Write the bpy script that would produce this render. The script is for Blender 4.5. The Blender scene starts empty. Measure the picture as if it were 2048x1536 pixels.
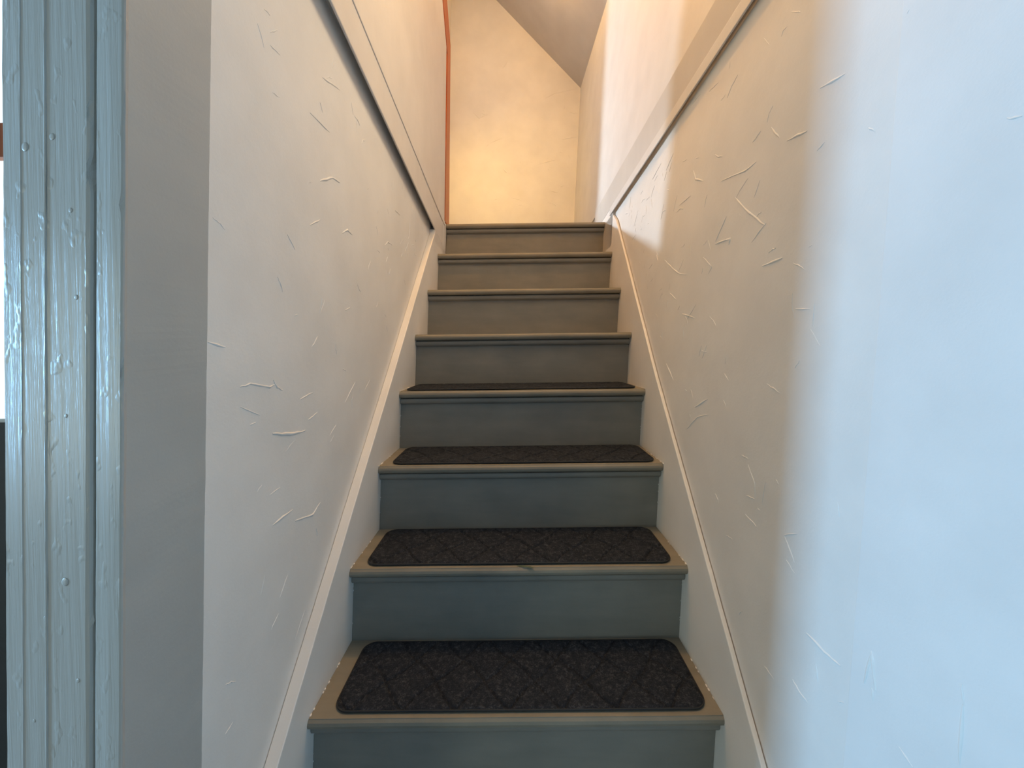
import bpy, bmesh, math, random
from mathutils import Matrix, Vector, noise

S = bpy.context.scene
COL = S.collection
EYE = 1.352                      # eye height above the entry floor

# ------------------------------------------------------------------ camera
PITCH, YAW, ROLL, F, V0 = 0.0393, -0.0021, 0.02, 800.0, 728.0
cam_d = bpy.data.cameras.new('camera')
cam = bpy.data.objects.new('camera', cam_d)
COL.objects.link(cam)
cam_d.sensor_width = 36.0
cam_d.lens = F * 36.0 / 2048.0
cam_d.shift_y = -(768.0 - V0) / 2048.0
cam_d.clip_start = 0.02
def cam_axes():
    cy, sy = math.cos(YAW), math.sin(YAW)
    cp, sp = math.cos(PITCH), math.sin(PITCH)
    r = Vector((cy, -sy, 0)); y1 = Vector((sy, cy, 0)); z1 = Vector((0, 0, 1))
    f = cp * y1 - sp * z1; u = sp * y1 + cp * z1
    c, s = math.cos(ROLL), math.sin(ROLL)
    return c * r + s * u, c * u - s * r, f
R_, U_, F_ = cam_axes()
cam.matrix_world = Matrix(((R_.x, U_.x, -F_.x, 0), (R_.y, U_.y, -F_.y, 0), (R_.z, U_.z, -F_.z, EYE), (0, 0, 0, 1)))
S.camera = cam

# ------------------------------------------------------------------ view, world, lights
S.view_settings.view_transform = 'Standard'
S.view_settings.look = 'None'
S.view_settings.exposure = 0.0
S.view_settings.gamma = 1.0
S.view_settings.use_curve_mapping = False
wd = bpy.data.worlds.new('world'); S.world = wd; wd.use_nodes = True
wd.node_tree.nodes['Background'].inputs[0].default_value = (0.75, 0.87, 1.0, 1)
wd.node_tree.nodes['Background'].inputs[1].default_value = 0.02
S.cycles.max_bounces = 12
S.cycles.diffuse_bounces = 8
S.cycles.use_denoising = True
S.cycles.sample_clamp_indirect = 6.0

# the old house leans: walls a little out of plumb, floors a little out of level
XC, LEAN, TILT = 0.0372, 0.0229, 0.0316
def W(x, y, z):
    return Vector((x + XC + LEAN * z, y, z + TILT * x + EYE))

def area(name, loc, target, sx, sy, power, color, shape='RECTANGLE', spread=None):
    l = bpy.data.lights.new(name, 'AREA'); l.shape = shape; l.size = sx; l.size_y = sy
    l.energy = power; l.color = color
    if spread: l.spread = spread
    o = bpy.data.objects.new(name, l); COL.objects.link(o)
    p, t = W(*loc), W(*target)
    o.location = p
    o.rotation_euler = (t - p).to_track_quat('-Z', 'Y').to_euler()
    return o
DAY = (0.62, 0.83, 1.0)
WARM = (1.0, 0.60, 0.25)
area('side_window_light', (-3.40, -0.29, 0.05), (0.43, 0.3, -0.02), 0.36, 1.10, 117, (0.31, 0.64, 1.000))
area('rear_window_light', (-2.75, -2.40, -0.10), (-0.3, 0.6, 0.0), 0.9, 1.5, 26, (0.94, 1.000, 0.78))
area('glazed_door_light', (-3.45, -1.85, -0.60), (-0.5, 0.4, -0.1), 0.7, 1.0, 8, (0.66, 0.84, 1.0))
area('stairwell_lamp_light', (-0.29, 1.35, 2.15), (-0.16, 1.35, 0), 0.14, 0.14, 13.5, (1.000, 0.47, 0.095), 'DISK')
area('landing_lamp_light', (-0.58, 2.42, 1.72), (0.0, 3.37, 1.05), 0.16, 0.20, 2.3, (1.000, 0.60, 0.13), 'ELLIPSE', 1.75)
area('left_wall_fill', (0.40, 1.00, 1.32), (-0.43, 1.00, 0.0), 0.5, 0.5, 8.0, (1.000, 0.79, 0.52), 'RECTANGLE', 2.3)  # added fill for the left wall, no window stands here
lc = bpy.data.lights.new('back_wall_fill', 'POINT'); lc.energy, lc.color = 16.0, (1.000, 0.52, 0.12); lc.shadow_soft_size = 0.04  # added fill for the upper back wall, not a known fixture
lco = bpy.data.objects.new('back_wall_fill', lc); COL.objects.link(lco); lco.location = W(-0.04, 2.44, 2.38)
pl = bpy.data.lights.new('bedroom_lamp_light', 'POINT'); pl.energy, pl.color = 132, (0.68, 0.85, 1.000); pl.shadow_soft_size = 0.03
po = bpy.data.objects.new('bedroom_lamp_light', pl); COL.objects.link(po); po.location = W(-1.2, 3.04, 1.04)

# ------------------------------------------------------------------ materials
def mat(name):
    m = bpy.data.materials.new(name); m.use_nodes = True
    nt = m.node_tree; b = nt.nodes['Principled BSDF']
    return m, nt, b
def nd(nt, t, **kw):
    n = nt.nodes.new(t)
    for k, v in kw.items():
        if k in n.inputs: n.inputs[k].default_value = v
        else: setattr(n, k, v)
    return n
def coords(nt, scale=(1, 1, 1)):
    g = nd(nt, 'ShaderNodeNewGeometry')
    mp = nd(nt, 'ShaderNodeMapping'); mp.inputs['Scale'].default_value = scale
    nt.links.new(g.outputs['Position'], mp.inputs['Vector'])
    return mp.outputs['Vector']
def ramp(nt, fac, stops):
    r = nd(nt, 'ShaderNodeValToRGB')
    el = r.color_ramp.elements
    while len(el) < len(stops): el.new(0.5)
    for e, (p, c) in zip(el, stops):
        e.position = p; e.color = (*c, 1) if len(c) == 3 else c
    nt.links.new(fac, r.inputs['Fac'])
    return r.outputs['Color']
def bump(nt, b, height, strength, dist, normal=None):
    bp = nd(nt, 'ShaderNodeBump', Strength=strength, Distance=dist)
    nt.links.new(height, bp.inputs['Height'])
    if normal: nt.links.new(normal, bp.inputs['Normal'])
    nt.links.new(bp.outputs['Normal'], b.inputs['Normal'])
    return bp.outputs['Normal']

def m_wall(name, col, rough=0.55, bumpy=1.0, spec=0.4):
    m, nt, b = mat(name)
    v = coords(nt)
    n1 = nd(nt, 'ShaderNodeTexNoise', Scale=7.0, Detail=4.0); nt.links.new(v, n1.inputs['Vector'])
    c = ramp(nt, n1.outputs['Fac'], [(0.3, tuple(x * 0.95 for x in col)), (0.7, tuple(min(1, x * 1.04) for x in col))])
    nt.links.new(c, b.inputs['Base Color'])
    b.inputs['Roughness'].default_value = rough
    b.inputs['Specular IOR Level'].default_value = spec
    n2 = nd(nt, 'ShaderNodeTexNoise', Scale=16.0, Detail=5.0, Roughness=0.55); nt.links.new(v, n2.inputs['Vector'])
    nrm = bump(nt, b, n2.outputs['Fac'], 0.08 * bumpy, 0.012)
    n3 = nd(nt, 'ShaderNodeTexNoise', Scale=260.0, Detail=2.0); nt.links.new(v, n3.inputs['Vector'])
    bump(nt, b, n3.outputs['Fac'], 0.10, 0.0012, nrm)
    return m
M_WALL = m_wall('painted_plaster', (0.74, 0.72, 0.69))
M_SMOOTH = m_wall('smooth_painted_wall', (0.74, 0.735, 0.72), 0.5, 0.25)
M_TRIMW = m_wall('white_trim_paint', (0.76, 0.74, 0.71), 0.4, 0.2)
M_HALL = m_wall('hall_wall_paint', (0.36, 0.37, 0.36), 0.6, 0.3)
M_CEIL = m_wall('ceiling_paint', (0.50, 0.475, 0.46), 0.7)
M_JAMB = m_wall('grey_jamb_paint', (0.40, 0.405, 0.39), 0.4, 0.3)
M_UPPER = m_wall('darkened_upper_paint', (0.60, 0.575, 0.55))  # wall tone darkened to hold down the strong lamp light up here
M_BOARD = m_wall('shaded_board_paint', (0.52, 0.49, 0.455), 0.45, 0.2)  # shade on the right ledge board put into a darker colour
M_FLOOR = m_wall('floor_paint', (0.22, 0.19, 0.16), 0.5)
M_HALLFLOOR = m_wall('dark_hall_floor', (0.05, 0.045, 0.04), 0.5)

def m_stairs():
    m, nt, b = mat('worn_grey_stair_paint')
    v = coords(nt, (6, 30, 30))
    n = nd(nt, 'ShaderNodeTexNoise', Scale=1.0, Detail=5.0, Roughness=0.6); nt.links.new(v, n.inputs['Vector'])
    v2 = coords(nt)
    n2 = nd(nt, 'ShaderNodeTexNoise', Scale=9.0, Detail=3.0); nt.links.new(v2, n2.inputs['Vector'])
    mx = nd(nt, 'ShaderNodeMath', operation='ADD'); nt.links.new(n.outputs['Fac'], mx.inputs[0]); nt.links.new(n2.outputs['Fac'], mx.inputs[1])
    hf = nd(nt, 'ShaderNodeMath', operation='MULTIPLY'); hf.inputs[1].default_value = 0.5; nt.links.new(mx.outputs[0], hf.inputs[0])
    c = ramp(nt, hf.outputs[0], [(0.30, (0.180, 0.178, 0.160)), (0.5, (0.212, 0.205, 0.182)), (0.70, (0.245, 0.234, 0.204))])
    nt.links.new(c, b.inputs['Base Color'])
    b.inputs['Roughness'].default_value = 0.55
    b.inputs['Specular IOR Level'].default_value = 0.35
    n3 = nd(nt, 'ShaderNodeTexNoise', Scale=220.0, Detail=3.0); nt.links.new(v2, n3.inputs['Vector'])
    bump(nt, b, n3.outputs['Fac'], 0.15, 0.001)
    return m
M_STAIR = m_stairs()
M_TREAD = m_stairs()
M_TREAD.name = 'worn_tread_paint'
for e, c in zip([n for n in M_TREAD.node_tree.nodes if n.type == 'VALTORGB'][0].color_ramp.elements, ((0.185, 0.170, 0.136), (0.220, 0.201, 0.160), (0.26, 0.236, 0.187))): e.color = (*c, 1)

def m_casing():
    m, nt, b = mat('glossy_blue_grey_woodwork_paint')
    b.inputs['Base Color'].default_value = (0.43, 0.385, 0.34, 1)
    b.inputs['Roughness'].default_value = 0.30
    v = coords(nt, (160, 160, 5))
    n = nd(nt, 'ShaderNodeTexNoise', Scale=1.0, Detail=5.0, Roughness=0.6); nt.links.new(v, n.inputs['Vector'])
    nrm = bump(nt, b, n.outputs['Fac'], 0.38, 0.0022)
    v2 = coords(nt, (70, 70, 40))
    n2 = nd(nt, 'ShaderNodeTexNoise', Scale=1.0, Detail=2.0); nt.links.new(v2, n2.inputs['Vector'])
    c = ramp(nt, n2.outputs['Fac'], [(0.62, (0, 0, 0)), (0.74, (1, 1, 1))])
    bump(nt, b, c, 0.25, 0.002, nrm)
    return m
M_CASE = m_casing()

def m_mat():
    m, nt, b = mat('charcoal_carpet_pile')
    v = coords(nt)
    n = nd(nt, 'ShaderNodeTexNoise', Scale=330.0, Detail=3.0, Roughness=0.7); nt.links.new(v, n.inputs['Vector'])
    n2 = nd(nt, 'ShaderNodeTexNoise', Scale=90.0, Detail=5.0, Roughness=0.7); nt.links.new(v, n2.inputs['Vector'])
    mx = nd(nt, 'ShaderNodeMath', operation='ADD'); nt.links.new(n.outputs['Fac'], mx.inputs[0]); nt.links.new(n2.outputs['Fac'], mx.inputs[1])
    hf = nd(nt, 'ShaderNodeMath', operation='MULTIPLY'); hf.inputs[1].default_value = 0.5; nt.links.new(mx.outputs[0], hf.inputs[0])
    c = ramp(nt, hf.outputs[0], [(0.38, (0.013, 0.016, 0.023)), (0.52, (0.024, 0.029, 0.039)), (0.68, (0.085, 0.090, 0.100))])
    nt.links.new(c, b.inputs['Base Color'])
    b.inputs['Roughness'].default_value = 0.95
    b.inputs['Specular IOR Level'].default_value = 0.1
    bump(nt, b, n.outputs['Fac'], 0.7, 0.003)
    return m
M_MAT = m_mat()
def m_flat(name, col, rough=0.6):
    m, nt, b = mat(name)
    v = coords(nt)
    n = nd(nt, 'ShaderNodeTexNoise', Scale=40.0, Detail=3.0); nt.links.new(v, n.inputs['Vector'])
    c = ramp(nt, n.outputs['Fac'], [(0.3, tuple(x * 0.9 for x in col)), (0.7, tuple(x * 1.08 for x in col))])
    nt.links.new(c, b.inputs['Base Color'])
    b.inputs['Roughness'].default_value = rough
    return m
M_BIND = m_flat('dark_mat_binding', (0.02, 0.022, 0.025), 0.8)
M_PATCH = m_flat('green_paint_scuff', (0.07, 0.11, 0.075), 0.6)
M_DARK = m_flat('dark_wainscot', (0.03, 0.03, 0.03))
def m_wood():
    m, nt, b = mat('orange_varnished_wood')
    v = coords(nt, (90, 90, 4))
    n = nd(nt, 'ShaderNodeTexNoise', Scale=1.0, Detail=5.0); nt.links.new(v, n.inputs['Vector'])
    c = ramp(nt, n.outputs['Fac'], [(0.3, (0.28, 0.055, 0.004)), (0.7, (0.48, 0.098, 0.006))])
    nt.links.new(c, b.inputs['Base Color'])
    b.inputs['Roughness'].default_value = 0.4
    return m
M_WOOD = m_wood()
def m_pane():
    m, nt, b = mat('daylit_window_pane')
    b.inputs['Base Color'].default_value = (0.8, 0.9, 0.95, 1)
    b.inputs['Emission Color'].default_value = (0.80, 0.94, 1.0, 1)
    b.inputs['Emission Strength'].default_value = 1.1
    b.inputs['Roughness'].default_value = 0.1
    return m
M_PANE = m_pane()

# ------------------------------------------------------------------ mesh helpers
def add_prism(bm, poly, axis, a0, a1):
    """closed polygon of (p, q) swept from a0 to a1 along axis ('x': (y,z), 'y': (x,z), 'z': (x,y)); ideal house coordinates"""
    def pt(p, a):
        return {'x': (a, p[0], p[1]), 'y': (p[0], a, p[1]), 'z': (p[0], p[1], a)}[axis]
    n = len(poly)
    A = [bm.verts.new(pt(p, a0)) for p in poly]
    B = [bm.verts.new(pt(p, a1)) for p in poly]
    bm.faces.new(A); bm.faces.new(B[::-1])
    for i in range(n):
        j = (i + 1) % n
        bm.faces.new((A[i], B[i], B[j], A[j]))
def add_box(bm, x0, x1, y0, y1, z0, z1):
    add_prism(bm, [(x0, y0), (x1, y0), (x1, y1), (x0, y1)], 'z', z0, z1)
def link(name, bm, m, parent=None, origin=None, smooth=False, bevel=0, seg=2, **props):
    bmesh.ops.recalc_face_normals(bm, faces=bm.faces)
    for v in bm.verts: v.co = W(*v.co)
    if origin is None:
        xs = [v.co for v in bm.verts]
        o0 = Vector(((min(c.x for c in xs) + max(c.x for c in xs)) / 2, (min(c.y for c in xs) + max(c.y for c in xs)) / 2, min(c.z for c in xs)))
    else: o0 = W(*origin)
    for v in bm.verts: v.co -= o0
    me = bpy.data.meshes.new(name); bm.to_mesh(me); bm.free()
    if smooth:
        for p in me.polygons: p.use_smooth = True
    me.materials.append(m)
    o = bpy.data.objects.new(name, me); COL.objects.link(o)
    if parent:
        o.parent = parent
        o.location = o0 - parent.location
    else: o.location = o0
    if bevel:
        mod = o.modifiers.new('bevel', 'BEVEL'); mod.width = bevel; mod.segments = seg; mod.limit_method = 'ANGLE'
    for k, v in props.items(): o[k] = v
    return o
def struct(name, bm, m, **k):
    return link(name, bm, m, kind='structure', **k)
def box_struct(name, m, *boxes, **k):
    bm = bmesh.new()
    for b in boxes: add_box(bm, *b)
    return struct(name, bm, m, **k)
def empty(name, loc, label, cat, group=None):
    o = bpy.data.objects.new(name, None); COL.objects.link(o)
    o.location = W(*loc); o.empty_display_size = 0.1
    o['label'] = label; o['category'] = cat
    if group: o['group'] = group
    return o

# ------------------------------------------------------------------ measures (house coordinates, eye at z = 0)
HW = 0.421                       # half width between the stringers
Y1, Z1, RUN, RISE, DEP = 0.7769, -0.7473, 0.19469, 0.20154, 0.2238
ZF, ZU, YB = -1.352, Z1 + 7 * RISE, 3.37
XL, XR = -0.446, 0.433           # lower wall faces
XLU, XRU = -0.421, 0.424         # upper wall faces
YJ0, YJ1 = 0.416, 0.533          # door jamb depth

# ------------------------------------------------------------------ the setting
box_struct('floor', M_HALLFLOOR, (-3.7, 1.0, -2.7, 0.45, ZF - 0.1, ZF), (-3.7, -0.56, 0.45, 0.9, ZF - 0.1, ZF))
# stairwell: right wall lower part (plaster from the seam inwards), smooth painted part towards the hall
box_struct('wall_right', M_WALL, (XR, XR + 0.12, 0.519, 3.5, ZF, 0.79))
box_struct('wall_right_entry', M_SMOOTH, (XR - 0.0015, XR + 0.12, -2.6, 0.519, ZF, 1.1), bevel=0.001)
box_struct('wall_left', M_WALL, (XL - 0.10, XL, YJ1, 2.20, ZF, 0.715))
box_struct('wall_right_upper', M_UPPER, (XRU, XRU + 0.13, YJ1 - 0.11, 3.5, 0.79, 2.4), (XR + 0.03, XRU + 0.13, 2.0, 3.5, 0.3, 0.79))
# left upper wall, with the end raked towards the stairs above door height
bm = bmesh.new()
add_prism(bm, [(0.42, 0.715), (1.6, 0.69), (2.096, 0.64), (2.096, ZU), (1.985, 1.45), (1.985, 1.455), (1.35, 1.99), (1.35, 3.9), (0.42, 3.9)], 'x', XLU - 0.13, XLU)
struct('wall_left_upper', bm, M_UPPER)
box_struct('wall_back', M_WALL, (-2.6, 0.55, YB, YB + 0.12, 0.3, 3.9))
box_struct('wall_landing_left', M_WALL, (-0.78, -0.66, 2.87, YB, ZU, 3.9))
bm = bmesh.new()
add_prism(bm, [(-2.6, 0.9), (XL - 0.02, 0.9), (XL - 0.02, 2.18), (0.55, 2.18), (0.55, YB + .1), (-2.6, YB + .1)], 'z', ZU - 0.2, ZU)
struct('floor_landing', bm, M_FLOOR)
# sloped attic ceiling over the landing and the well
bm = bmesh.new()
def eave(y): return 2.02 + 0.109 * (y - 2.408)
c0, c1 = 0.4, YB + 0.1
pts = []
for y in (c0, c1):
    e = eave(y)
    pts.append([(0.60, e - 0.98 * 0.17), (-0.95, e + 0.98 * 1.383), (-2.6, e + 0.98 * 1.383)])
lo = [[bm.verts.new((x, y, z)) for x, z in p] for y, p in zip((c0, c1), pts)]
hi = [[bm.verts.new((x + .1, y, z + 0.15)) for x, z in p] for y, p in zip((c0, c1), pts)]
for i in range(2):
    bm.faces.new((lo[0][i], lo[0][i + 1], lo[1][i + 1], lo[1][i]))
    bm.faces.new((hi[0][i], hi[1][i], hi[1][i + 1], hi[0][i + 1]))
for k in (0, 1): 
    for i in range(2): bm.faces.new((lo[k][i], lo[k][i + 1], hi[k][i + 1], hi[k][i]))
for i in (0, 2): bm.faces.new((lo[0][i], lo[1][i], hi[1][i], hi[0][i]))
struct('ceiling', bm, M_CEIL)
# wall over the doorway and the bedroom shell upstairs
box_struct('wall_front_upper', M_WALL, (-0.62, XR + 0.12, 0.425, YJ1, 0.78, 3.9))
box_struct('wall_bedroom', M_WALL, (-2.6, XLU - 0.13, 0.82, 0.9, 1.1, 3.9), (-2.7, -2.6, 0.82, YB + .1, 0.3, 3.9))
# entry hall and the side room seen past the casing
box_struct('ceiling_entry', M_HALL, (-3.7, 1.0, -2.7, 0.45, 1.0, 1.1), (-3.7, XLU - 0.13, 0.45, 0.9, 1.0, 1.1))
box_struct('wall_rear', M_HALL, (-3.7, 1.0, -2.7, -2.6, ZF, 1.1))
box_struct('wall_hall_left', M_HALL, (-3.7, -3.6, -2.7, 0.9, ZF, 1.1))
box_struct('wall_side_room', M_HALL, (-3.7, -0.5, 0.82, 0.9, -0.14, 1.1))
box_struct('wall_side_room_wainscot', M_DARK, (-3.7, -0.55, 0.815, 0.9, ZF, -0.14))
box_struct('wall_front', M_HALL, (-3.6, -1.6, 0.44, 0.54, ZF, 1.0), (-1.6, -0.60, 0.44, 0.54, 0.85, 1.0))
bm = bmesh.new(); add_box(bm, -1.30, -0.90, 0.806, 0.816, -0.13, 0.80)
win = struct('window_1', bm, M_PANE)
bm = bmesh.new(); add_box(bm, -1.33, -0.87, 0.790, 0.806, 0.385, 0.45)
link('window_rail', bm, M_WOOD, parent=win)

# ------------------------------------------------------------------ knife marks in the plaster
RS = [[(0.738, 0.596),(0.712, 0.573)], [(0.763, 0.571),(0.758, 0.579),(0.747, 0.577)], [(0.819, 0.61),(0.797, 0.581)], [(0.948, 0.655),(0.947, 0.638)], [(1.044, 0.649),(0.998, 0.641)], [(1.154, 0.679),(1.094, 0.674)], [(0.653, 0.409),(0.605, 0.399)], [(0.726, 0.364),(0.677, 0.355)], [(0.651, 0.31),(0.636, 0.316)], [(0.952, 0.387),(0.855, 0.368),(0.816, 0.368)], [(1.112, 0.48),(1.093, 0.449),(1.048, 0.426)], [(1.45, 0.597),(1.37, 0.617)], [(1.319, 0.571),(1.264, 0.599)], [(0.887, 0.324),(0.831, 0.273),(0.774, 0.23)], [(0.963, 0.25),(0.919, 0.294)], [(0.815, 0.209),(0.771, 0.234)], [(0.817, 0.298),(0.8, 0.325)], [(1.001, 0.263),(0.985, 0.235)], [(0.962, 0.244),(0.897, 0.238),(0.902, 0.226)], [(1.285, 0.276),(1.23, 0.243),(1.171, 0.213),(1.112, 0.199)], [(1.172, 0.217),(1.142, 0.246)], [(1.022, 0.226),(0.973, 0.191),(0.99, 0.178)], [(1.228, 0.164),(1.178, 0.139)], [(1.129, 0.092),(1.05, 0.075)], [(1.094, 0.075),(1.047, 0.11)], [(0.773, 0.153),(0.717, 0.155)], [(0.674, 0.062),(0.64, 0.058)], [(0.995, -0.03),(0.974, 0.004)], [(1.236, 0.412),(1.215, 0.452)], [(1.191, 0.415),(1.118, 0.416)], [(1.356, 0.452),(1.299, 0.437)], [(0.655, 0.159),(0.647, 0.161)], [(0.557, 0.296),(0.546, 0.284)], [(0.637, 0.026),(0.614, -0.001)], [(0.398, 0.218),(0.386, 0.214)], [(0.513, 0.41),(0.509, 0.411)], [(1.108, 0.511),(1.078, 0.5)], [(0.736, -0.07),(0.712, -0.078),(0.7, -0.083)], [(0.882, -0.119),(0.869, -0.133)], [(1.017, -0.154),(0.953, -0.125)], [(1.056, -0.218),(0.999, -0.176),(0.945, -0.161)], [(1.046, -0.112),(1.031, -0.132)], [(1.223, -0.051),(1.164, -0.096)], [(0.777, -0.232),(0.752, -0.261),(0.749, -0.289)], [(0.775, -0.293),(0.749, -0.29)], [(0.775, -0.331),(0.739, -0.338)], [(0.802, -0.22),(0.778, -0.221)], [(0.739, -0.303),(0.732, -0.305)], [(0.561, -0.223),(0.557, -0.243)], [(0.665, -0.32),(0.635, -0.303)], [(0.662, -0.321),(0.636, -0.351)], [(0.655, -0.357),(0.634, -0.368)], [(0.6, -0.442),(0.565, -0.445),(0.536, -0.442)], [(0.69, -0.568),(0.664, -0.57)], [(0.498, -0.434),(0.491, -0.387),(0.482, -0.429)], [(0.487, -0.43),(0.484, -0.445)], [(0.393, -0.344),(0.39, -0.362)], [(0.391, -0.363),(0.389, -0.424)], [(0.449, -0.468),(0.432, -0.474)], [(0.536, -0.492),(0.525, -0.486)], [(0.578, -0.472),(0.573, -0.497)]]
LS = [[(0.599, -0.052),(0.622, -0.05),(0.674, -0.06),(0.688, -0.056)], [(0.771, -0.094),(0.818, -0.085)], [(0.6, -0.083),(0.648, -0.103)], [(0.683, -0.142),(0.738, -0.154),(0.792, -0.159)], [(0.723, -0.184),(0.756, -0.169)], [(0.656, -0.221),(0.645, -0.23)], [(0.689, -0.304),(0.752, -0.303)], [(0.762, -0.329),(0.831, -0.346),(0.863, -0.332)], [(0.579, -0.576),(0.595, -0.572)], [(0.68, -0.247),(0.709, -0.244)], [(0.656, 0.509),(0.676, 0.528)], [(0.657, 0.49),(0.684, 0.494)], [(0.829, 0.553),(0.909, 0.579)], [(0.784, 0.458),(0.867, 0.464)], [(0.821, 0.499),(0.833, 0.486)], [(0.972, 0.589),(0.982, 0.566)], [(0.941, 0.275),(0.968, 0.289),(0.998, 0.286)], [(0.829, 0.347),(0.884, 0.377),(0.921, 0.382)], [(0.904, -0.209),(0.924, -0.196)], [(0.842, 0.076),(0.863, 0.11)], [(0.624, -0.115),(0.638, -0.113)], [(0.98, -0.128),(1.04, -0.083)], [(0.903, -0.192),(0.933, -0.174)], [(0.966, 0.098),(0.995, 0.107)], [(1.112, -0.11),(1.149, -0.085)], [(0.54, 0.18),(0.554, 0.177),(0.563, 0.171)], [(0.534, 0.014),(0.567, 0.007)], [(0.66, -0.411),(0.67, -0.383)], [(0.716, -0.452),(0.74, -0.423)], [(0.772, -0.574),(0.808, -0.537)], [(0.716, 0.207),(0.742, 0.187)], [(0.665, 0.421),(0.686, 0.426)], [(1.335, 0.461),(1.393, 0.464)], [(1.245, 0.324),(1.273, 0.341),(1.315, 0.342)], [(1.18, 0.293),(1.202, 0.291)], [(0.793, 0.248),(0.833, 0.27)]]
def marks(name, strokes, xface, side, parent, seed, axis='x'):
    rnd = random.Random(seed)
    bm = bmesh.new()
    for st in strokes:
        pts = [Vector((0, p[0], p[1])) for p in st]
        # resample with a slight wobble
        seq = []
        for a, b in zip(pts[:-1], pts[1:]):
            for k in range(4): seq.append(a.lerp(b, k / 4))
        seq.append(pts[-1])
        L = sum((b - a).length for a, b in zip(pts[:-1], pts[1:]))
        w0 = min(0.0022, 0.0009 + 0.016 * L) * (1.9 if axis == 'y' else 1.0) * rnd.uniform(0.6, 1.1)
        rings = []
        n = len(seq)
        for i, p in enumerate(seq):
            t = (seq[min(i + 1, n - 1)] - seq[max(i - 1, 0)]).normalized()
            nrm = Vector((0, -t.z, t.y))
            k = i / (n - 1)
            w = w0 * (0.25 + 1.3 * math.sin(math.pi * min(1, k * 0.85 + 0.08)) ** 0.7) * rnd.uniform(0.7, 1.2)
            h = w * 0.55
            wob = nrm * rnd.uniform(-1, 1) * 0.0008
            ring = []
            for q, hh in ((-1.0, -0.0006), (-0.55, h * 0.55), (0.1, h), (0.5, h * 0.7), (1.0, -0.0006)):
                c = p + wob + nrm * (q * w)
                f = xface - side * hh
                ring.append(bm.verts.new((f, c.y, c.z) if axis == 'x' else (c.y, f, c.z)))
            rings.append(ring)
        for r0, r1 in zip(rings[:-1], rings[1:]):
            for i in range(4): bm.faces.new((r0[i], r0[i + 1], r1[i + 1], r1[i]))
    o = link(name, bm, M_WALL, parent=parent, smooth=True)
    o['kind'] = 'stuff'
    return o
def extra(n, seed, ymin, ymax, zf0, zf1, lens):
    rnd = random.Random(seed); out = []
    for _ in range(n):
        y = rnd.uniform(ymin, ymax); z = rnd.uniform(zf0(y), zf1(y))
        a = rnd.uniform(0, 2 * math.pi); L = rnd.uniform(*lens); bnd = rnd.uniform(-0.5, 0.5)
        p = [(y, z)]
        for k in range(2):
            y += math.cos(a) * L / 2; z += math.sin(a) * L / 2; a += bnd
            p.append((y, z))
        out.append(p)
    return out
low = lambda y: -0.66 + (y - 0.66) * 1.065 + 0.03
top = lambda y: 0.60
wr = bpy.data.objects['wall_right']; wl = bpy.data.objects['wall_left']
marks('plaster_marks', [s for s in RS if s[0][0] > 0.52] + extra(90, 5, 0.62, 1.75, low, top, (0.01, 0.05)), XR, 1, wr, 1)
marks('plaster_marks', [s for s in RS if s[0][0] <= 0.52], XR - 0.0015, 1, bpy.data.objects['wall_right_entry'], 2)
marks('plaster_marks', LS + extra(60, 8, 0.58, 1.75, low, top, (0.01, 0.04)), XL, -1, wl, 3)

BS = [[(0.13, 2.05), (0.21, 2.09), (0.40, 2.13)], [(0.34, 1.94), (0.42, 1.92)], [(0.29, 1.72), (0.41, 1.74)], [(-0.30, 1.70), (-0.20, 1.74)],
      [(-0.45, 1.95), (-0.40, 1.90), (-0.33, 1.93)], [(0.10, 1.52), (0.26, 1.56)], [(-0.22, 2.30), (-0.18, 2.36)], [(0.22, 1.30), (0.28, 1.29)], [(-0.10, 1.25), (-0.02, 1.23)]]
marks('plaster_marks', BS + extra(24, 21, -0.45, 0.38, lambda x: 1.0, lambda x: 2.0, (0.015, 0.05)), YB, 1, bpy.data.objects['wall_back'], 4, 'y')

# ------------------------------------------------------------------ doorway: jamb and casing (irregular brush-worn edges)
def wavy_strip(bm, prof, z0, z1, n, amp, seed, nicks=()):
    """vertical moulding: profile of (x, y) points swept up z with small wobbles of the edges"""
    rings = []
    for i in range(n + 1):
        z = z0 + (z1 - z0) * i / n
        ring = []
        for k, (x, y) in enumerate(prof):
            d = amp * (noise.noise(Vector((seed + k * 3.1, z * 9, 0))) * 0.7 + noise.noise(Vector((seed + k * 7.7, z * 45, 5))) * 0.5)
            for (kk, zc, h, dx) in nicks:
                if kk == k: d += dx * math.exp(-((z - zc) / h) ** 2)
            ring.append(bm.verts.new((x + d, y, z)))
        rings.append(ring)
    m = len(prof)
    for a, b in zip(rings[:-1], rings[1:]):
        for k in range(m):
            j = (k + 1) % m
            bm.faces.new((a[k], a[j], b[j], b[k]))
    bm.faces.new(rings[0]); bm.faces.new(rings[-1][::-1])
door = None
bm = bmesh.new()
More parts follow.
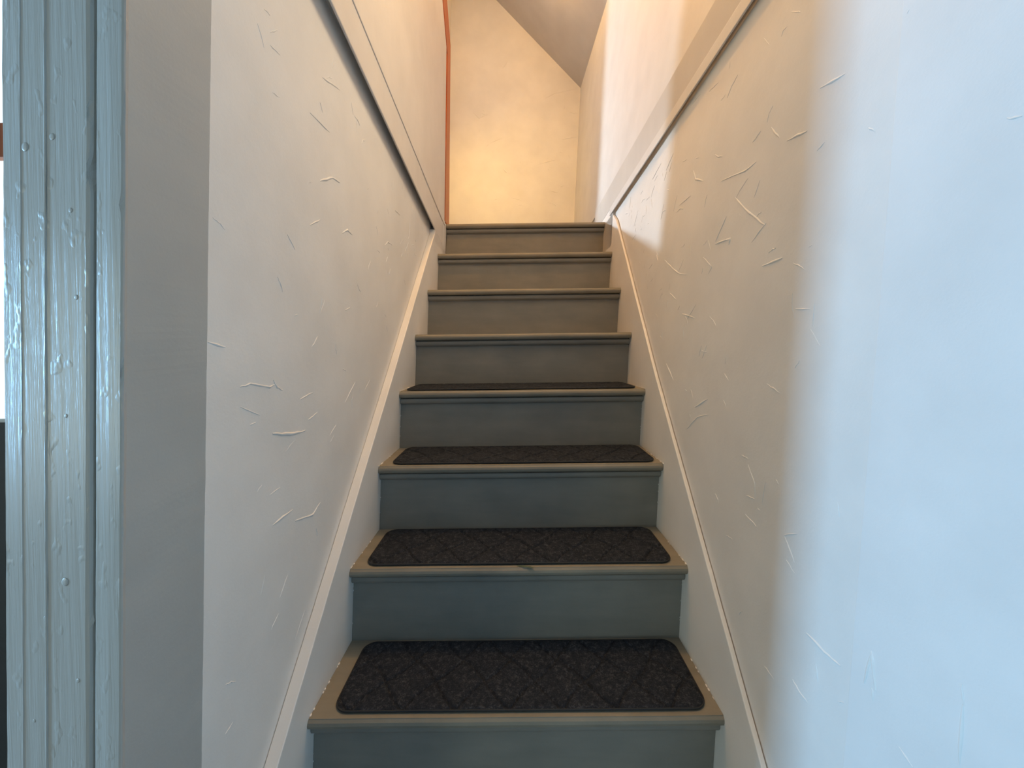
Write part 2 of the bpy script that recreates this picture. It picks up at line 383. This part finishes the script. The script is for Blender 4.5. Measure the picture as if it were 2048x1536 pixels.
# jamb: its face towards the stairs is the smooth strip left of the plaster, its front edge the rounded strip beside the casing
wavy_strip(bm, [(-0.560, 0.4275), (-0.4800, 0.4275), (-0.4775, 0.4215), (-0.4745, 0.4190), (-0.4600, 0.4180), (-0.4490, 0.4182), (-0.4472, 0.4188), (-0.4463, 0.4200), (-0.4460, 0.4225), (-0.4460, YJ1 + 0.0002), (-0.560, YJ1 + 0.0002)],
           ZF, 0.80, 260, 0.0006, 2.0, nicks=[(5, 0.155, 0.006, -0.002), (6, 0.155, 0.006, -0.003), (6, -0.02, 0.009, -0.003)])
jamb = struct('door_1', bm, M_JAMB, smooth=False)
jamb.data.materials.append(M_CASE)
for p in jamb.data.polygons:
    c = p.center + jamb.location
    if c.y < 0.4225: p.material_index = 1
bm = bmesh.new()
wavy_strip(bm, [(-0.5750, 0.445), (-0.5750, 0.4225), (-0.5735, 0.4205), (-0.5560, 0.4200), (-0.5553, 0.4193), (-0.5544, 0.4192), (-0.5536, 0.4199), (-0.5315, 0.4199), (-0.5307, 0.4199), (-0.5299, 0.4190), (-0.5290, 0.4187), (-0.5282, 0.4190), (-0.5276, 0.4199), (-0.5262, 0.4200), (-0.4870, 0.4200), (-0.4838, 0.4210), (-0.4820, 0.4230), (-0.4815, 0.4300), (-0.4815, 0.445)],
           ZF, 0.80, 300, 0.0009, 9.0, nicks=[(15, 0.19, 0.012, -0.004), (16, 0.19, 0.012, -0.004), (15, 0.25, 0.008, -0.003), (16, -0.50, 0.02, -0.004), (15, -0.52, 0.02, -0.003), (16, -0.29, 0.005, 0.002)])
link('door_casing', bm, M_CASE, parent=jamb)
bm = bmesh.new()
random.seed(4)
for (x, z, r) in [(-0.503, 0.150, 0.0022), (-0.497, 0.06, 0.0022), (-0.509, -0.245, 0.0040), (-0.495, -0.355, 0.002), (-0.53, -0.285, 0.0026), (-0.522, 0.225, 0.003), (-0.55, 0.215, 0.004), (-0.508, -0.065, 0.0018), (-0.543, -0.40, 0.0018)]:
    t = bmesh.ops.create_uvsphere(bm, u_segments=10, v_segments=6, radius=r)['verts']
    for v in t: v.co = Vector((v.co.x + x, v.co.y * 0.22 + 0.4199, v.co.z * 1.2 + z))
o = link('paint_blobs', bm, M_CASE, parent=jamb, smooth=True); o['kind'] = 'stuff'

# ------------------------------------------------------------------ ledge boards at upper floor level
def ledge(name, x_face, x_back, zb, zt, y0, y1, m, bead=None, n=24, end_rake=0.0):
    bm = bmesh.new()
    poly_b = [(y0 + (y1 - y0) * i / n, 0) for i in range(n + 1)]
    poly = [(y, zb(y)) for y, _ in poly_b]
    topn = [(y + (end_rake if i == n else 0), zt(y)) for i, (y, _) in enumerate(poly_b)]
    add_prism(bm, poly + topn[::-1], 'x', x_face, x_back)
    return struct(name, bm, m, bevel=0.0025)
ledge('trim_1', -0.4205, -0.4260, lambda y: 0.682 - 0.120 * (y - 0.8), lambda y: 0.772 - 0.103 * (y - 0.8), YJ1, 2.06, M_UPPER)
ledge('trim_2', -0.4185, -0.4300, lambda y: 0.7745 - 0.103 * (y - 0.8), lambda y: 0.797 - 0.102 * (y - 0.8), YJ1, 2.10, M_UPPER)
bm = bmesh.new()                     # the right-hand board leans out at its top edge, tilted to shade its face
yy = [YJ1 + (2.42 - YJ1) * i / 24 for i in range(25)]
R = []
for y in yy:
    b, t = 0.740 - 0.036 * (y - 0.8), 0.838 - 0.022 * (y - 1.0)
    R.append([bm.verts.new(p) for p in ((0.4200, y, b), (0.4145, y, t), (0.4300, y, t), (0.4300, y, b))])
for a, b in zip(R[:-1], R[1:]):
    for k in range(4): bm.faces.new((a[k], a[(k + 1) % 4], b[(k + 1) % 4], b[k]))
bm.faces.new(R[0]); bm.faces.new(R[-1][::-1])
struct('trim_3', bm, M_BOARD, bevel=0.0015)
ledge('trim_4', 0.4150, 0.4200, lambda y: 0.701 - 0.036 * (y - 0.8), lambda y: 0.7385 - 0.036 * (y - 0.8), YJ1, 2.03, M_UPPER)

# wooden door trim at the end of the left upper wall
bm = bmesh.new()
path = [(2.105, ZU + 0.004), (2.010, 1.445), (1.36, 1.99)]
path2 = [(2.235, ZU + 0.004), (2.085, 1.535), (1.44, 2.09)]
add_prism(bm, path + path2[::-1], 'x', XLU - 0.13, XLU + 0.002)
struct('door_2', bm, M_WOOD, bevel=0.004)

# ------------------------------------------------------------------ the staircase
stair = empty('staircase', (0, 1.45, ZF), 'steep grey painted wooden staircase between two plastered walls', 'staircase')
def nosing_profile(yf, yb, zt, th):
    p = [(yb, zt), (yf + 0.006, zt)]
    for k in range(1, 6):
        a = math.pi / 2 + math.pi * k / 6
        p.append((yf + 0.011 + 0.011 * math.cos(a), zt - 0.011 + 0.011 * math.sin(a) - (th - 0.022) * k / 6))
    p += [(yf + 0.008, zt - th), (yb, zt - th)]
    return p
def wob(bm, amp, seed):
    for v in bm.verts:
        v.co.z += amp * noise.noise(Vector((v.co.x * 4 + seed, v.co.y * 3, seed * 1.7)))
        v.co.y += amp * noise.noise(Vector((v.co.x * 5 + seed, 7.7, seed * 2.1)))
def sweep(prof, x0, x1, n, amp, seed):
    bm = bmesh.new()
    R = []
    for i in range(n + 1):
        x = x0 + (x1 - x0) * i / n
        R.append([bm.verts.new((x, p[0], p[1])) for p in prof])
    m = len(prof)
    for a, b in zip(R[:-1], R[1:]):
        for k in range(m):
            j = (k + 1) % m
            bm.faces.new((a[k], a[j], b[j], b[k]))
    bm.faces.new(R[0]); bm.faces.new(R[-1][::-1])
    wob(bm, amp, seed)
    return bm
for n in range(-1, 9):
    y = Y1 + (n - 1) * RUN; z = Z1 + (n - 1) * RISE
    last = n == 8
    yb = y + (0.07 if last else DEP + 0.012)
    sh = 0.003
    link('tread', sweep(nosing_profile(y, yb, z, 0.023), -HW + 0.0005, HW - 0.0005, 40, 0.0008, n * 5.3), M_TREAD, parent=stair, smooth=False)
    # riser under this tread, leaning in a little at the foot
    ytop, ybot = y + 0.030, y - RUN + DEP
    zb = z - RISE
    link('riser', sweep([(ytop, z - 0.023), (ybot, zb - 0.002), (ybot + 0.016, zb - 0.002), (ytop + 0.016, z - 0.023)], -HW + 0.0005, HW - 0.0005, 24, 0.001, n * 3.7 + 1), M_STAIR, parent=stair)
    # cove moulding under the nosing
    prof = [(ytop + 0.004, z - 0.0268), (ytop - 0.0150, z - 0.0268), (ytop - 0.0162, z - 0.0280), (ytop - 0.0162, z - 0.0340)]
    for k in range(1, 6):
        a = k / 6 * math.pi / 2
        prof.append((ytop - 0.0162 + 0.0120 * (1 - math.cos(a)), z - 0.0340 - 0.0120 * math.sin(a)))
    prof += [(ytop - 0.0035, z - 0.0475), (ytop + 0.004, z - 0.0475)]
    link('cove_molding', sweep(prof, -HW + 0.001, HW - 0.001, 24, 0.0008, n * 2.9 + 2), M_STAIR, parent=stair)

def stringer(x_in, x_out, topline, y_end, z_end):
    bm = bmesh.new()
    rnd = random.Random(7 if x_in < 0 else 8)
    up = []
    for (a, b) in zip(topline[:-1], topline[1:]):
        for k in range(14):
            t = k / 14
            up.append((a[0] + (b[0] - a[0]) * t, a[1] + (b[1] - a[1]) * t + rnd.uniform(-0.0008, 0.0008)))
    up.append(topline[-1])
    dn = [(y_end, z_end), (y_end, ZU - 0.30), (0.80, ZF), (0.50, ZF)]
    add_prism(bm, up + dn, 'x', x_in, x_out)
    return link('stringer', bm, M_TRIMW, parent=stair, bevel=0.002, label='white painted stringer board')
stringer(-HW, XL + 0.0006, [(0.534, -0.880), (0.674, -0.733), (1.004, -0.381), (1.307, -0.065), (1.880, 0.552)], 2.15, 0.552 - 0.03)
stringer(HW, XR - 0.0022, [(0.535, -0.856), (0.661, -0.726), (0.992, -0.385), (1.281, -0.090), (1.910, 0.600), (1.99, 0.656)], 2.15, 0.654)
# end blocks joining the stringers and the ledge boards at the landing
for sx, name in ((-1, 'trim_5'), (1, 'trim_6')):
    bm = bmesh.new()
    if sx < 0: add_prism(bm, [(1.86, 0.50), (2.16, 0.50), (2.16, ZU + 0.001), (2.05, ZU - 0.012), (1.865, 0.553)], 'x', -HW, -0.53)
    else: add_prism(bm, [(1.98, 0.50), (2.16, 0.50), (2.43, ZU), (2.43, 0.79), (1.98, 0.80), (1.98, 0.62)], 'x', HW, 0.50)
    struct(name, bm, M_TRIMW)
# green scuff on the nosing of the second visible tread
bm = bmesh.new()
y2, z2 = Y1 + RUN, Z1 + RISE
R = []
for i in range(13):
    t = i / 12; x = -0.005 + 0.045 * t
    w = 0.004 * math.sin(math.pi * t) ** 0.5 * (0.7 + 0.5 * noise.noise(Vector((t * 6, 1, 2)))) + 0.0004
    R.append([bm.verts.new((x, y2 + 0.012 - 0.010 * t + w, z2 + 0.0012)), bm.verts.new((x, y2 + 0.012 - 0.010 * t - w, z2 + 0.0010))])
for a, b in zip(R[:-1], R[1:]): bm.faces.new((a[0], a[1], b[1], b[0]))
link('scuff', bm, M_PATCH, parent=stair, label='green paint scuff')

# paint chips along the stringer joints
bm = bmesh.new(); rnd = random.Random(11)
for n in (1, 2, 3, 4):
    y = Y1 + (n - 1) * RUN; z = Z1 + (n - 1) * RISE
    for sx in (-1, 1):
        for _ in range(9):
            yy = y + rnd.uniform(0.0, 0.15); r = rnd.uniform(0.0008, 0.0022)
            t = bmesh.ops.create_icosphere(bm, subdivisions=1, radius=r)['verts']
            for v in t: v.co = Vector((v.co.x + sx * (HW - 0.001), v.co.y * 2.2 + yy, v.co.z + z + 0.0005))
        for _ in range(5):
            zz = z - rnd.uniform(0.03, 0.16); r = rnd.uniform(0.0006, 0.0014)
            t = bmesh.ops.create_icosphere(bm, subdivisions=1, radius=r)['verts']
            for v in t: v.co = Vector((v.co.x + sx * (HW - 0.0008), v.co.y + y + 0.029, v.co.z * 2 + zz))
o = link('paint_chips', bm, M_TRIMW, parent=stair); o['kind'] = 'stuff'

# ------------------------------------------------------------------ the stair mats
def make_mat(x0, x1, y0, y1, z, label, seed):
    root = empty('stair_mat', ((x0 + x1) / 2, (y0 + y1) / 2, z), label, 'mat', 'charcoal mats on the treads')
    r, H = 0.030, 0.0062
    NX, NY = 330, 84
    w, d = x1 - x0, y1 - y0
    PX = w / 7.0
    bm = bmesh.new()
    grid = []
    def inset(t):                                    # how far the outline comes in at depth t from an end
        return 0 if t >= r else r - math.sqrt(max(0, r * r - (r - t) ** 2))
    for j in range(NY + 1):
        yy = d * j / NY
        ins = inset(min(yy, d - yy))
        row = []
        for i in range(NX + 1):
            xx = ins + (w - 2 * ins) * i / NX
            u = xx / PX; v = yy / d + 0.035 * math.sin(2 * math.pi * xx / PX + 1)
            # lattice of grooves
            a = (u + v * 1.45 + 0.2) % 1.0; b = (u - v * 1.45 + 0.2) % 1.0
            da = abs(a - 0.5) * PX * 0.80; db = abs(b - 0.5) * PX * 0.80
            g = max(math.exp(-(da / 0.0031) ** 4), math.exp(-(db / 0.0031) ** 4))
            e = min(xx - ins, w - ins - xx, yy, d - yy)
            h = H - 0.0053 * g - 0.003 * math.exp(-(e / 0.003)) + 0.0006 * noise.noise(Vector((xx * 300, yy * 300, seed)))
            row.append(bm.verts.new((x0 + xx, y0 + yy, z + max(h, 0.0008))))
        grid.append(row)
    for j in range(NY):
        for i in range(NX):
            bm.faces.new((grid[j][i], grid[j][i + 1], grid[j + 1][i + 1], grid[j + 1][i]))
    # skirt down to the tread
    loop = [grid[0][i] for i in range(NX + 1)] + [grid[j][NX] for j in range(1, NY + 1)] + [grid[NY][i] for i in range(NX - 1, -1, -1)] + [grid[j][0] for j in range(NY - 1, 0, -1)]
    base = [bm.verts.new((v.co.x, v.co.y, z + 0.0004)) for v in loop]
    n = len(loop)
    for i in range(n):
        j = (i + 1) % n
        bm.faces.new((loop[i], base[i], base[j], loop[j]))
    link('pile', bm, M_MAT, parent=root, smooth=True)
    bm = bmesh.new()                                 # bound edge: a thin roll around the outline
    out = []
    cs = [(x1 - r, y1 - r, 0), (x0 + r, y1 - r, 90), (x0 + r, y0 + r, 180), (x1 - r, y0 + r, 270)]
    for cx, cy, a0 in cs:
        for k in range(9):
            a = math.radians(a0 + k * 90 / 8); out.append((cx + r * math.cos(a), cy + r * math.sin(a), math.cos(a), math.sin(a)))
    rings = []
    for (px, py, nx, ny) in out:
        rings.append([bm.verts.new((px + nx * q * 0.0017, py + ny * q * 0.0017, z + 0.0024 + 0.0021 * hh)) for q, hh in ((1, 0), (0.7, 0.75), (-0.2, 1), (-1, 0), (-0.2, -0.95), (0.7, -0.75))])
    n = len(rings)
    for i in range(n):
        a, b = rings[i], rings[(i + 1) % n]
        for k in range(6): bm.faces.new((a[k], a[(k + 1) % 6], b[(k + 1) % 6], b[k]))
    link('edge_binding', bm, M_BIND, parent=root, smooth=True)
    return root
ML = ['charcoal diamond-patterned stair mat on the lowest visible tread, seen largest',
      'charcoal diamond-patterned stair mat on the second visible tread from the bottom, behind a green scuff',
      'charcoal diamond-patterned stair mat on the third visible tread from the bottom',
      'charcoal stair mat on the fourth visible tread, seen only as a thin edge']
MX = [(-0.378, 0.397), (-0.388, 0.390), (-0.388, 0.404), (-0.404, 0.396)]
for k in range(4):
    yf = Y1 + k * RUN
    make_mat(MX[k][0], MX[k][1], yf + 0.017, yf + 0.211, Z1 + k * RISE + 0.0020, ML[k], k * 3.3)
